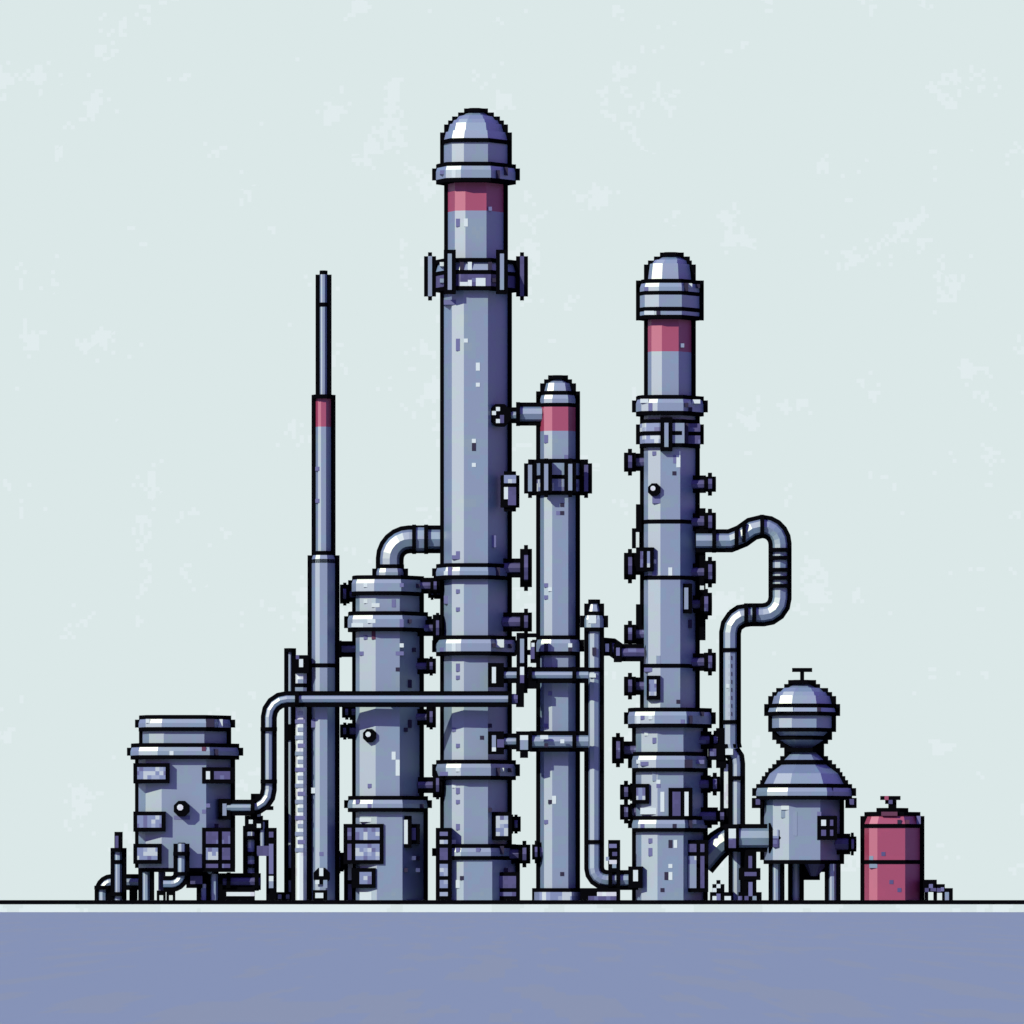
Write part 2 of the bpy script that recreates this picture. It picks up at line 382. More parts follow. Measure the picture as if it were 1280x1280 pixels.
front_panel(t, 102, 105, 206, 211, yf+.6, y-.2, ('iron',))
m = MB(); m.box(86, 88.5, 216, 225, y-.5, y+.3, 'black'); m.box(87, 88.2, 215.5, 220, y-.55, y, 'pale'); m.box(87, 88, 221, 225, y-.55, y, 'iron'); m.build('side_conduit', t)
for ca, cb, r0, r1 in ((89, 83, 159.5, 165), (89, 85.5, 176, 180), (89, 85, 180.5, 185), (89, 85, 145.5, 151.5), (89, 83.5, 212.5, 218.5), (105, 109, 164, 169), (105, 109, 176, 182.5), (105, 110, 143.8, 149), (105, 110.6, 153, 161), (106, 110.6, 192.5, 200)):
    side_valve(t, ca, cb, r0, r1, y-.2, wide=2.4, name='nozzle', stub=1.0, tip=.5)

# ------------------------------------------------ elbow pipe from vessel top
y = .75
t = thing('elbow_pipe', 'bent pipe rising from the top of the broad column into the tallest tower', 'pipe', 97.5, y, 144)
m = MB(); m.sweep([(97.4, 142), (97.4, 139.6)]+arc(102.3, 139.6, 4.9, 180, 90, 6)[1:]+[(110.6, 134.7)], 2.5, y)
m.build('pipe', t)
m = MB(); m.collar(94, 101, 141, 144, y, S_S); m.build('base_flange', t)
m = MB(); m.clamp_h(103, 104, 134.7, 3.7, y); m.xcyl(104, 106, 134.7, 3.1, y, 'steel'); m.clamp_h(106, 107, 134.7, 3.7, y); m.build('coupling', t)

# ================================================================== tallest tower
y = .3
t = thing('chimney_tower', 'tallest lilac tower, domed, with a red band and a dark gallery high up', 'tower', 119, y)
m = MB(); m.dome([(27, 116, 122), (28, 115.5, 122.5), (29, 114, 124), (30, 113, 125), (31, 112, 126), (33, 111, 127), (35, 111, 127)], y)
m.ring(110, 128, 35, y, grow=-.1); m.plate(110, 128, 35, 36, y)
m.prism(111, 127, 36, 41, y, 'steel', S_T); m.plate(110, 128, 36, 41, y); m.build('dome', t)
m = MB(); m.collar(109, 129, 41, 45, y); m.spots([(126, 42, 1, 2, 'rivet'), (124, 43, 1, 2, 'rivet'), (110, 43, 1, 1, 'dull'), (113, 43, 1, 2, 'chip')], 109, 129, y, S_T); m.build('collar', t)
m = MB(); m.shell(112, 126, 46, 53, y, 'red'); m.spots([(122, 52, 1, 1, 'dull')], 112, 126, y, S_T); m.build('red_band', t)
m = MB(); m.shell(112, 126, 53, 65, y); m.spots([(114, 55, 1, 2, 'dull'), (116, 55, 1, 2, 'chip')], 112, 126, y, S_T); m.build('upper_shell', t)
m = MB(); m.shell(111, 127, 73, 141, y)
m.spots([(114, 85, 1, 3, 'dull'), (116, 85, 1, 1, 'chip'), (119, 91, 1, 2, 'chip'), (119, 96, 1, 1, 'chip'), (118, 110, 1, 1, 'chip'), (118, 111, 1, 2, 'rivet'), (118, 116, 1, 1, 'chip'),
         (123, 134, 1, 3, 'dull'), (113, 139, 2, 1, 'dull'), (114, 138, 1, 1, 'dull'), (111, 75.3, 3, 1.2, 'dull')], 111, 127, y, S_T); m.build('shell', t)
m = MB(); m.shell(111, 127, 145, 159, y); m.spots([(114, 147.5, 1, 1, 'dull'), (114, 152, 1, 1, 'dull'), (111, 149, 1, 2, 'dull')], 111, 127, y, S_T); m.build('shell', t)
m = MB(); m.shell(111, 127, 164, 190, y); m.spots([(114, 166, 1, 2, 'dull'), (114, 169, 1, 1, 'dull'), (113, 182, 1, 1, 'dull'), (114, 186, 1, 1, 'dull'), (120, 184, 1, 1, 'rivet'), (122, 181, 1, 1, 'rivet')], 111, 127, y, S_T); m.build('shell', t)
m = MB(); m.shell(111, 127, 195, 211, y); m.spots([(114, 197, 1, 1.5, 'dull'), (114, 200, 1, 1, 'dull'), (114, 206, 1, 1.5, 'dull'), (113, 196, 1, 1, 'chip'), (122, 202, 1, 1, 'rivet'), (113, 210, 1, 1, 'chip')], 111, 127, y, S_T); m.build('shell', t)
m = MB(); m.shell(110, 129, 215, 225, y); m.spots([(115, 219, 1, 1, 'rivet'), (114, 220, 1, 2, 'chip'), (126, 217, 1, 1, 'rivet')], 110, 129, y, S_T); m.build('skirt', t)
for c0, c1, r0, r1, sp in ((109, 128, 141, 144, [(112, 142, 1, 2, 'dull'), (124, 142, 1, 2, 'rivet'), (111, 143, 1, 1, 'chip')]), (109, 129, 159, 163, [(123, 161, 1, 1, 'rivet'), (124, 160, 2, 2, 'chip'), (127, 161, 1, 1, 'rivet'), (113, 161, 1, 2, 'chip'), (110, 162, 1, 1, 'dull')]),
                       (109, 129, 190, 194, [(125, 192, 1, 1, 'chip'), (127, 192, 1, 1, 'rivet'), (124, 192, 1, 2, 'rivet'), (110, 193, 2, 1, 'dull'), (114, 192, 1, 1, 'chip')]), (109, 129, 211, 214, [(114, 212, 1, 1, 'dull'), (119, 212, 1, 1, 'dull'), (125, 211.5, 1, 2, 'rivet')])):
    m = MB(); m.collar(c0, c1, r0, r1, y); m.spots(sp, c0, c1, y, S_T); m.build('collar', t)
# gallery
m = MB()
for r in (65, 68, 72): m.ring(109, 129, r, y, grow=.02); m.plate(107, 131, r, r+1, y)
m.prism(109, 129, 66, 68, y, 'steel', S_T, top=(109.6, 128.4)); m.prism(109, 129, 69, 72, y, 'iron', S_T)
m.plate(107, 131, 66, 72, y+.02, .05)
m.spots([(115, 66, 1, 2, 'rivet'), (117, 66, 1, 2, 'chip'), (122, 66, 1, 2, 'rivet'), (115, 71, 2, 1, 'chip'), (117, 70.5, 1, 1.5, 'pale'), (119, 70, 2.4, 2, 'chip'), (123, 70, 1.4, 1, 'rivet'), (110, 66, 2, 1, 'chip'), (110, 70, 1, 1, 'steel')], 109, 129, y, S_T)
g = m.build('gallery', t)
for c in (107.5, 112.5, 125.5, 130.5):
    out = c in (107.5, 130.5)
    yy = y if out else y-2.35
    m = MB(); m.box(c-1.5, c+1.5, 64 if out else 63, 74, yy-.2, yy+.2, 'black')
    if out: m.box(c-.5, c+.5, 63, 75, yy-.15, yy+.15, 'black')
    m.box(c-.5, c+.5, 64, 74 if out else 73, yy-.27, yy, 'steel' if c != 130.5 else 'iron'); m.build('post', g)
side_valve(t, 127, 133, 136, 148, y-.4)
side_valve(t, 127, 133, 152, 159, y-.4)
side_valve(t, 128, 132.6, 210, 217, y-.4)
side_valve(t, 127, 130.2, 203.5, 208.5, y-.4, wide=2.4, tip=.5)
for ca, cb, r0, r1 in ((111, 107, 145.5, 150), (111, 107, 154.5, 159)): side_valve(t, ca, cb, r0, r1, y+.2, wide=2, name='nozzle', stub=.9, tip=.5)
m = MB(); yv = y-1.2
m.zcyl(127.5, 2.5, 119, 127, yv, 'black', n=10); m.zcyl(127.5, 1.6, 118, 128, yv, 'black', n=10)
m.box(126, 129, 119, 121, yv-.56, yv, 'panel'); m.box(126, 127, 122, 125, yv-.56, yv, 'chip'); m.box(127, 129, 122, 126.5, yv-.56, yv, 'iron'); m.build('level_gauge', t)
yf = y-2.15
front_panel(t, 123, 128, 203, 210, yf+.6, y-.2, ('panel',))
front_panel(t, 109, 113, 207, 225, yf-.3, y-.2, ('panel', 'panel', 'iron', 'panel', 'panel', 'panel'), bars=(209, 211, 215, 219, 222), name='access_ladder')
front_panel(t, 123, 130, 218, 225.0, yf+.6, y-.2, ('iron', 'iron'), bars=(222,), name='panel')

# ================================================================== slim tower
y = -.9
t = thing('chimney_tower', 'slim domed lilac tower with a red band, just right of the tallest tower', 'tower', 139.5, y)
m = MB(); m.dome([(94, 137, 142), (95, 137, 142), (96, 136, 143), (98, 136, 143)], y, S_S)
m.collar(135, 144, 98, 101, y, S_S); m.plate(134, 145, 98, 102, y); m.build('dome', t)
m = MB(); m.shell(135, 144, 102, 108, y, 'red', S_S); m.build('red_band', t)
m = MB(); m.shell(135, 144, 108, 116, y, sec=S_S); m.spots([(136, 109, 1, 2, 'dull'), (141, 114, 1, 1, 'dull')], 135, 144, y, S_S); m.build('upper_shell', t)
m = MB(); m.shell(135, 144, 123, 159, y, sec=S_S); m.spots([(140, 126, 1, 1, 'rivet'), (140, 128, 1, 1, 'rivet'), (139, 128, 1, 1, 'dull'), (136, 146, 1, 1, 'dull'), (136, 149, 1, 1, 'dull'), (137, 147, 1, 1, 'chip')], 135, 144, y, S_S); m.build('shell', t)
m = MB(); m.shell(135, 144, 164, 222, y, sec=S_S); m.spots([(137, 200, 1, 1, 'rivet'), (138, 199, 1, 2, 'chip'), (136, 205, 1, 1, 'dull'), (140, 218, 1, 1, 'rivet'), (137, 173, 1, 1, 'dull'), (136, 181, 1, 1, 'dull')], 135, 144, y, S_S); m.build('shell', t)
m = MB(); m.collar(134, 145, 159, 163, y, S_S); m.spots([(136, 161, 1, 2, 'rivet'), (142, 161, 1, 1, 'chip'), (142, 162, 1, 1, 'rivet')], 134, 145, y, S_S); m.build('collar', t)
m = MB(); m.ring(134, 145, 222, y, S_S); m.plate(133, 146, 222, 225, y); m.prism(133.5, 145.5, 223, 225, y, 'panel', S_S); m.build('base', t)
m = MB()
for r in (115, 119, 123): m.ring(134, 145, r, y, S_S, grow=.02); m.plate(132, 147, r, r+1, y)
m.prism(134, 145, 116, 119, y, 'steel', S_S); m.prism(134, 145, 120, 123, y, 'panel', S_S); m.plate(132, 147, 116, 123, y+.02, .05)
g = m.build('gallery', t)
for c in (132.5, 136.5, 142.5, 146.5):
    out = c in (132.5, 146.5); yy = y if out else y-1.3
    m = MB(); m.box(c-1.5, c+1.5, 116, 123.5, yy-.2, yy+.2, 'black'); m.box(c-.5, c+.5, 115, 124.6, yy-.15, yy+.15, 'black')
    m.box(c-.5, c+.5, 116.4, 123, yy-.27, yy, 'iron' if c == 146.5 else 'steel'); m.build('post', g)
side_valve(t, 135, 133, 210, 216, y-.2, wide=2)

# ------------------------------------------------ pipes between the towers
G = 'short pipes joining the tallest tower to the slim tower'
y = -1.0
t = thing('connecting_pipe', 'short stub pipe by the red band of the slim tower, uppermost of the joining pipes', 'pipe', 129, y, 104, G)
m = MB(); m.sweep([(126, 104), (130, 104)], 1.0, y); m.sweep([(129.5, 103.7), (135.5, 103.7)], 1.9, y); m.clamp_h(129, 130, 103.7, 3, y); m.ycyl(134.6, 103.7, 1.2, y, y+1.4, 'iron'); m.build('pipe', t)
m = MB(); m.ycyl(125, 104, 3, y-.3, y+.6, 'black', n=8); m.box(124, 125, 102, 103, y-.36, y, 'chip'); m.box(123, 124, 103, 104, y-.36, y, 'chip'); m.box(124, 125, 105, 106, y-.36, y, 'chip'); m.box(125, 126, 104, 106, y-.36, y, 'iron'); m.build('flange', t)
y = -2.55
t = thing('connecting_pipe', 'narrow level pipe crossing the slim tower right under its collar', 'pipe', 135, y, 169, G)
m = MB(); m.sweep([(124.5, 169), (147, 169)], 1.0, y)
m.ycyl(139, 169, .9, y, y+1.3, 'iron'); m.build('pipe', t)
m = MB(); m.box(122, 126, 166, 172, y-.3, y+.3, 'black'); m.box(123, 124, 167, 171, y-.36, y, 'chip'); m.build('flange', t)
for c in (129.5, 132, 143):
    m = MB(); m.clamp_h(c, c+1, 169, 2.1, y); m.build('clamp', t)
m = MB(); m.zcyl(130.5, 1.5, 158.5, 173.5, y-.2, 'black'); m.box(130, 131, 160, 166, y-.56, y-.2, 'steel'); m.box(130, 131, 167, 169, y-.56, y-.2, 'chip'); m.box(130, 131, 169, 171, y-.56, y-.2, 'iron')
m.box(132.6, 134, 160.5, 166, y-.4, y, 'black'); m.box(132.8, 133.6, 161, 162, y-.46, y, 'chip'); m.box(132.6, 133.6, 162, 165, y-.44, y, 'iron')
m.box(128.6, 134, 162.7, 164, y-.25, y+.1, 'black'); m.box(131, 134.5, 158.6, 159.6, y-.25, y+.1, 'black'); m.box(129, 134, 170.5, 172.4, y-.3, y+.1, 'black'); m.build('valve', t)
t = thing('connecting_pipe', 'thicker stained level pipe low on the slim tower, with a drooping elbow at its left', 'pipe', 135, y, 185.5, G)
m = MB(); m.sweep([(125.5, 185.5), (130, 185.5)], 1.0, y); m.sweep([(132.5, 185.5), (147, 185.5)], 1.6, y); m.ycyl(139, 185.5, .9, y, y+1.3, 'iron')
m.spots([(135, 184, 2, 1, 'chip'), (136, 186, 1, 1, 'rivet'), (140, 185, 1, 1, 'chip')], 130, 150, y+1.75, S_T); m.build('pipe', t)
m = MB(); m.box(122, 126, 183, 188.7, y-.3, y+.3, 'black'); m.box(123, 124, 184, 187, y-.36, y, 'steel'); m.box(123, 124, 187, 188, y-.36, y, 'chip'); m.box(124.3, 126, 185, 187, y-.36, y, 'iron'); m.build('flange', t)
m = MB(); m.box(129, 133, 183, 188, y-.42, y+.3, 'black'); m.box(130, 132, 184, 185.2, y-.48, y, 'chip'); m.box(130, 132, 185.2, 187.6, y-.48, y, 'steel'); m.box(130, 132, 187, 189.6, y-.4, y+.2, 'black'); m.build('elbow', t)
m = MB(); m.clamp_h(143, 144, 185.5, 2.6, y); m.build('clamp', t)

# ================================================================== vent pipe
y = -1.2
t = thing('vent_pipe', 'thin upright pipe with a small domed cap, curving at its foot into the right-hand tower', 'pipe', 148.5, y)
m = MB(); m.sweep([(148.5, 157), (148.5, 217)]+arc(151.5, 217, 3, 180, 270, 4)[1:]+[(159.5, 220)], 1.5, y, n=8)
m.spots([(148, 162, 1, 2, 'rivet'), (147.3, 168.5, 1.6, 1, 'chip')], 147, 150, y, S_T); m.build('pipe', t)
for r in (167, 210):
    m = MB(); m.clamp_v(148.5, 1.75, r, r+1, y); m.build('clamp', t)
m = MB(); m.ring(147, 150, 150, y, S_S); m.prism(147, 150, 151, 153, y, 'steel', S_S, top=(147.5, 149.5)); m.plate(146, 151, 151, 153, y); m.plate(147, 150, 150, 151, y); m.collar(146, 151, 153, 157, y, S_S); m.spots([(147, 154, 2, 2, 'chip')], 146, 151, y, S_S); m.build('cap', t)
m = MB(); m.clamp_h(152, 153, 220, 2.5, y); m.clamp_h(154, 155, 220, 2.7, y); m.box(157, 160.6, 216.6, 222, y-.5, y+.2, 'black'); m.box(158.2, 159.4, 217.5, 220.3, y-.56, y, 'chip'); m.build('flange', t)
m = MB(); m.box(145, 155, 222, 225, y-.6, y+.3, 'black'); m.box(149.2, 154, 223, 224, y-.66, y, 'pale'); m.box(147, 154, 224, 225, y-.66, y, 'iron'); m.build('foot_block', t)
m = MB()
m.box(152, 155, 210, 218, y-.3, y+.1, 'black')
for c, r, wd, h, mt in ((152.2, 211, 1.9, 1, 'dull'), (153, 213, 1.2, 1, 'iron'), (152.2, 215, 1.9, 1, 'pale'), (153, 216, 1, 1, 'steel'), (151.4, 214.2, .8, 1, 'steel')): m.box(c, c+wd, r, r+h, y-.36, y, mt)
m.build('valve', t)

# ================================================================== right tower
y = .4
t = thing('chimney_tower', 'domed lilac tower on the right with a red band and many wheels along both sides', 'tower', 167.5, y)
m = MB(); m.dome([(63, 165, 171), (64, 164.5, 171.5), (65, 163, 172), (66, 162, 173), (70, 162, 173)], y, S_R); m.build('dome', t)
m = MB(); m.collar(160, 175, 70, 73, y, S_R); m.prism(160, 175, 74, 77, y, 'steel', S_R); m.ring(160, 175, 77, y, S_R, grow=.02); m.prism(160, 175, 78, 79, y, 'steel', S_R); m.ring(160, 175, 79, y, S_R, grow=.02)
m.plate(159, 176, 70, 80, y); m.spots([(171, 71, 1, 2, 'rivet'), (172, 71, 1, 1, 'chip'), (164, 78, 1, 1, 'rivet'), (161, 72, 1, 1, 'dull'), (161, 78, 2.5, 1, 'chip'), (174, 71, 1, 1, 'rivet')], 160, 175, y, S_R); m.build('cap_ring', t)
m = MB(); m.shell(162, 173, 80, 88, y, 'red', S_R); m.spots([(170, 86, 1, 1, 'steel')], 162, 173, y, S_R); m.build('red_band', t)
m = MB(); m.shell(162, 173, 88, 99, y, sec=S_R); m.build('upper_shell', t)
m = MB(); m.collar(159, 176, 99, 103, y, S_R); m.spots([(162, 101, 1, 2, 'dull'), (171, 101, 1, 1, 'rivet'), (172, 102, 1, 1, 'rivet'), (173, 100, 2, 1, 'chip'), (160, 100, 2, 1, 'chip')], 159, 176, y, S_R); m.build('collar', t)
m = MB(); m.prism(161, 174, 104, 105, y, 'steel', S_R); m.plate(160, 175, 104, 106, y); m.ring(160, 175, 105, y, S_R)
m.prism(160, 175, 106, 108, y, 'panel', S_R); m.ring(160, 175, 108, y, S_R, grow=.03); m.prism(160, 175, 109, 111, y, 'panel', S_R); m.plate(159, 176, 106, 111, y); m.ring(160, 175, 111, y, S_R, grow=.02)
m.spots([(171, 106, 1, 5, 'rivet'), (168, 106, 3, 5, 'steel'), (169, 108, 1, 2, 'rivet'), (172, 106, 3, 2, 'iron'), (172, 109, 3, 2, 'iron')], 160, 175, y, S_R); g = m.build('gallery', t)
m = MB(); m.box(165, 168, 104.6, 113, y-1.95, y-1.2, 'black'); m.box(166, 167, 106, 112, y-2.0, y-1.2, 'steel'); m.build('post', g)
m = MB(); m.shell(161, 174, 112, 177, y, sec=S_R)
for r in (130, 144, 166): m.seam(161, 174, r, y, S_R)
m.spots([(163, 113, 1, 1, 'dull'), (169, 114, 1, 1, 'chip'), (168.2, 114, .8, 2, 'dull'), (169, 115, 1, 2, 'chip'), (168, 118, 1, 1, 'rivet'), (163, 124, 2, 2, 'dull'), (167, 142, 1, 2, 'chip'), (163, 140, 1, 1, 'chip'), (163, 142.5, 1, 1.5, 'dull'), (172, 155, 1, 2, 'rivet'), (169, 175, 1, 1, 'rivet'), (161, 167, 2, 1, 'dull'), (164, 164, 1, 2, 'steel'), (162, 176, 3, 1, 'chip')], 161, 174, y, S_R)
m.build('shell', t)
m = MB(); m.collar(157, 178, 177, 181, y, S_R); m.spots([(160, 179, 1, 1, 'dull'), (170, 180, 1, 1, 'dull'), (172, 179, 1, 2, 'rivet'), (175, 178, 1, 1, 'rivet'), (162, 179, 1, 1, 'chip'), (159, 179, 1, 2, 'chip')], 157, 178, y, S_R); m.build('collar', t)
m = MB(); m.shell(159, 176, 182, 188, y, sec=S_R); m.spots([(161, 183, 1, 1, 'chip'), (163, 184.5, 1, 1.4, 'dull')], 159, 176, y, S_R); m.build('shell', t)
m = MB(); m.collar(158, 177, 188, 192, y, S_R); m.spots([(159, 190, 1, 1, 'chip'), (160, 190.5, 2, 1, 'dull'), (171, 190, 2, 2, 'rivet'), (174, 190, 2, 1, 'dull')], 158, 177, y, S_R); m.build('collar', t)
m = MB(); m.shell(159, 176, 193, 204, y, sec=S_R); m.spots([(163, 193, 1, 2.3, 'steel'), (164, 195, 1, 1, 'chip'), (164, 196, 1, 1, 'dull'), (165, 198, 1, 5, 'chip'), (160, 202, 4, 1.6, 'chip')], 159, 176, y, S_R); m.build('shell', t)
m = MB(); m.collar(158, 177, 204, 207, y, S_R); m.spots([(168, 206, 1, 1, 'rivet'), (172, 205, 1, 2, 'rivet'), (173, 205, 1, 1, 'chip'), (160, 206, 1, 1, 'dull')], 158, 177, y, S_R); m.build('collar', t)
m = MB(); m.shell(159, 176, 208, 225, y, sec=S_R); m.spots([(162, 209.6, 1, 1.2, 'dull'), (162, 212, 1, 2, 'dull'), (167, 210, 1, 2, 'rivet'), (168.3, 210, .9, 2, 'chip'), (167, 216, 1, 1, 'chip'), (166, 218, 1, 2, 'rivet'), (167, 218, 1, 2, 'chip'), (165, 222, 1, 1, 'rivet')], 159, 176, y, S_R); m.build('skirt', t)
knob(t, 163.5, 122.6, 1.7, y-1.75, y-1.1)
yf = y-1.75
front_panel(t, 159, 163.4, 137, 143, yf, y-.2, ('iron', 'panel'), posts=(160.7,))
front_panel(t, 161.6, 165, 169, 175, yf, y-.2, ('panel',), edges=(.6, 1, 1, 1))
front_panel(t, 170, 173, 146, 153.4, yf+.5, y-.2, ('steel',))
front_panel(t, 158, 162.2, 196, 201, yf-.3, y-.2, ('panel',))
front_panel(t, 167, 173, 197, 204, yf-.4, y-.2, ('iron', 'chip'), posts=(170,), name='door', edges=(1, 1, 1, 0))
front_panel(t, 171, 177, 210, 217, yf+.2, y-.2, ('iron', 'iron', 'panel', 'iron'), bars=(213,), posts=(174,))
front_panel(t, 171, 177, 216, 223, yf+.2, y-.2, ('steel', 'iron'), posts=(174,), edges=(1, 1, 0, 1))
for ca, cb, r0, r1, w in ((161, 156, 112, 119, 3), (161, 156, 137, 146, 3), (161, 156, 155, 162, 2), (161, 156, 168, 175, 3), (159, 153, 183, 192, 3), (159, 155, 195, 201, 2), (159, 155, 200, 206, 2),
                       (174, 179, 118, 124, 2), (174, 179, 127, 134, 2), (174, 179, 139, 147, 2), (174, 178, 147, 155, 2), (174, 179, 162, 169, 3), (176, 180.4, 182.5, 187.5, 2), (176, 180.2, 193, 199, 2), (176, 182, 201.5, 206.5, 2)):
    side_valve(t, ca, cb, r0, r1, y-.25, wide=3, stub=1.2)
m = MB(); m.box(159, 160.4, 126, 133, y-.25, y+.2, 'black'); m.box(158, 160, 132, 137, y-.2, y+.2, 'black'); m.box(159, 159.8, 133, 137, y-.26, y, 'chip'); m.build('side_conduit', t)
m = MB(); m.box(159, 160.4, 151, 162, y-.25, y+.2, 'black'); m.build('side_conduit', t)
m = MB(); m.box(174.6, 176.4, 127, 160, y-.35, y+.2, 'black'); m.box(175, 176, 129, 130.6, y-.4, y, 'iron'); m.box(175, 176, 133.4, 135, y-.4, y, 'iron'); m.box(175, 176, 142, 143.6, y-.4, y, 'iron'); m.box(175, 176, 146.4, 147.4, y-.4, y, 'chip')
m.build('side_conduit', t)
t2 = thing('connecting_pipe', 'short kinked pipe from the thin capped pipe to the left side of the right-hand tower', 'pipe', 153, -.6, 164)
m = MB(); yv = -.6; m.sweep([(149.5, 161.5), (153, 161.8), (155, 163.2), (161, 163.2)], 1.2, yv, 'iron'); m.box(151, 153, 160.6, 164, yv-.3, yv+.1, 'black'); m.box(151.3, 152.2, 161, 163, yv-.36, yv, 'chip'); m.box(153.4, 155.4, 161, 165.6, yv-.3, yv+.1, 'black'); m.box(154, 154.9, 162, 164, yv-.36, yv, 'dull'); m.build('pipe', t2)

# ================================================================== looping pipe
y = -.1
t = thing('loop_pipe', 'looping pipe that leaves the right-hand tower, bends over and drops to the ground', 'pipe', 182.5, y)
path = [(174, 135.2), (182.5, 135.2), (185.5, 134), (188, 132.2)]+[(190.5, 131.6)]+arc(190.6, 136, 4.4, 88, 0, 5)[1:]+[(195, 149.5)]+arc(190.8, 149.5, 4.2, 0, -90, 4)[1:]+[(187.5, 153.7)]+arc(187, 158.2, 4.5, 90, 180, 4)[1:]+[(182.5, 186), (182.8, 187.4), (184, 189.2), (184.2, 191), (184.2, 207)]
m = MB(); m.sweep(path[:18], 1.9, y)
m.sweep(path[16:22], 1.75, y); m.build('upper_bend', t)
m = MB(); m.sweep([(182.5, 157.5), (182.5, 186)], 1.5, y, 'steel')
for r in range(164, 181, 2): m.box(182.2, 183, r, r+1, y-.33, y, 'rivet')
m.box(181.5, 182.2, 171, 172, y-.33, y, 'chip'); m.build('perforated_pipe', t)
m = MB(); m.sweep([(182.5, 185.6), (182.7, 187.4), (184, 189.4), (184.2, 191), (184.2, 225)], 1.1, y); m.build('drop_pipe', t)
for c, rr, w in ((178, 135.2, 3), (183.6, 134.6, 3), (186, 153.7, 2.9), (188, 153.7, 2.9)):
    m = MB(); m.clamp_h(c, c+1, rr, w, y); m.build('clamp', t)
m = MB(); m.box(185.5, 186.4, 130.6, 135.6, y-.5, y+.3, 'black'); m.build('clamp', t)
m = MB(); m.clamp_h(190, 191, 131.6, 2.95, y); m.build('clamp', t)
for r in (137, 139, 142, 144, 146):
    m = MB(); m.clamp_v(195, 2.8, r, r+1, y); m.build('clamp', t)
for r in (162, 180):
    m = MB(); m.clamp_v(182.5, 2.0, r, r+1, y); m.build('clamp', t)
m = MB(); m.clamp_v(184.2, 1.8, 194, 195, y); m.build('clamp', t)
m = MB(); m.box(177, 184, 186, 187, y-.3, y, 'black'); m.box(177, 181, 187, 190, y-.3, y, 'black'); m.box(177.4, 179, 187.2, 189, y-.36, y, 'iron'); m.box(181.3, 183.2, 187.2, 188.7, y-.45, y, 'chip'); m.box(179, 181.5, 182, 192, y-.2, y, 'black'); m.build('bracket', t)
m = MB(); m.box(180, 184, 190, 207, y+.1, y+.25, 'black'); m.box(181, 182, 191, 202, y+.04, y+.2, 'pale'); m.build('cable_strip', t)

# ================================================================== globe vessel
y = -.3
t = thing('globe_vessel', 'bulbous vessel with a globe head and T handle, on legs at the right', 'vessel', 200.5, y)
m = MB(); m.shell(191, 210, 200, 215, y, sec=S_G); m.ring(191, 210, 215, y, S_G, grow=.03); m.plate(191, 211, 215, 216, y)
m.spots([(195, 202.5, 1, 2, 'steel'), (198, 203, 1, 6, 'steel'), (195, 201.5, 2, 1, 'chip'), (204, 203, 1, 1, 'dull')], 191, 210, y, S_G); m.build('body', t)
m = MB(); m.collar(189, 213, 196, 199, y, S_G); m.spots([(192, 197, 1, 1, 'dull'), (194, 198, 1, 1, 'steel'), (203, 198, 1, 1, 'rivet'), (207, 197, 1, 2, 'rivet')], 190, 212, y, S_G)
m.build('collar', t)
for c in (189, 212.4):
    m = MB(); m.box(c-1, c+1.6, 199.5, 202, y-.9, y+.9, 'black'); m.box(c-.2, c+.9, 199.8, 201.2, y-.96, y+.5, 'iron'); m.build('lug', t)
m = MB(); w = [(190, 197, 205), (191, 194, 208), (192, 193, 209), (193, 192.2, 209.6), (194, 191.4, 210.3), (195, 191, 211), (196, 191, 211)]
m.prism(195, 207, 190, 191, y, 'black', S_G)
m.prism(192.4, 209.6, 191, 193.4, y, 'steel', S_G, top=(195.6, 206.4)); m.prism(191, 211, 193.4, 196, y, 'steel', S_G, top=(192.4, 209.6))
for r, a, b in w[1:-1]: m.plate(a-1, b+1, r, r+1, y)
m.plate(194, 208, 190, 191, y); m.build('shoulder', t)
m = MB(); m.prism(196, 206, 188, 190, y, 'steel', S_G, top=(198, 204)); m.plate(196, 206, 187, 189, y); m.plate(195, 207, 189, 190, y); m.ring(196.5, 205.5, 187, y, S_G); m.build('neck', t)
m = MB(); m.dome([(170, 197, 204), (171, 197, 204), (172, 195, 206), (173, 194, 207), (174, 193, 208), (176, 193, 208)], y, S_G);
m.collar(192, 209, 176, 178, y, S_G); m.plate(191, 210, 176, 179, y)
m.prism(193, 208, 179, 182, y, 'steel', S_G); m.plate(192, 209, 179, 183, y); m.ring(193, 208, 182, y, S_G)
m.prism(195, 206, 183, 184, y, 'steel', S_G, top=(194, 207)); m.plate(193, 208, 183, 185, y); m.ring(195, 206, 184, y, S_G, grow=.03)
m.prism(198, 203, 185, 187, y, 'steel', S_G, top=(195, 206)); m.plate(194, 207, 185, 186, y); m.plate(195, 206, 186, 187, y)
m.spots([(204, 177, 1, 1, 'rivet'), (194, 177, 4, 1, 'chip')], 192, 209, y, S_G); m.build('globe', t)
m = MB(); m.box(198, 203, 167, 168, y-.15, y+.15, 'black'); m.box(200, 201, 168, 170.5, y-.1, y+.1, 'black'); m.build('handle', t)
front_panel(t, 204, 209, 204, 210, y-2.0, y-.3, ('chip', 'iron', 'iron', 'iron'), bars=(206.5,), posts=(206.2,), name='gauge_box')
side_valve(t, 210, 214, 208, 214, y-.3, wide=2, stub=1.6)
for c, yy in ((194, y-.9), (199, y+.4), (208, y-.9)):
    m = MB(); m.prism(c-1, c+1, 216, 225, yy, 'steel', S_M); m.plate(c-2, c+2, 215.9, 225, yy); m.build('leg', t)
m = MB(); m.prism(202.5, 204.5, 216, 219, y+.4, 'iron', S_M, top=(201, 207)); m.plate(201, 205, 218, 220, y+.4); m.plate(200.5, 207, 216, 218, y+.4); m.build('outlet', t)

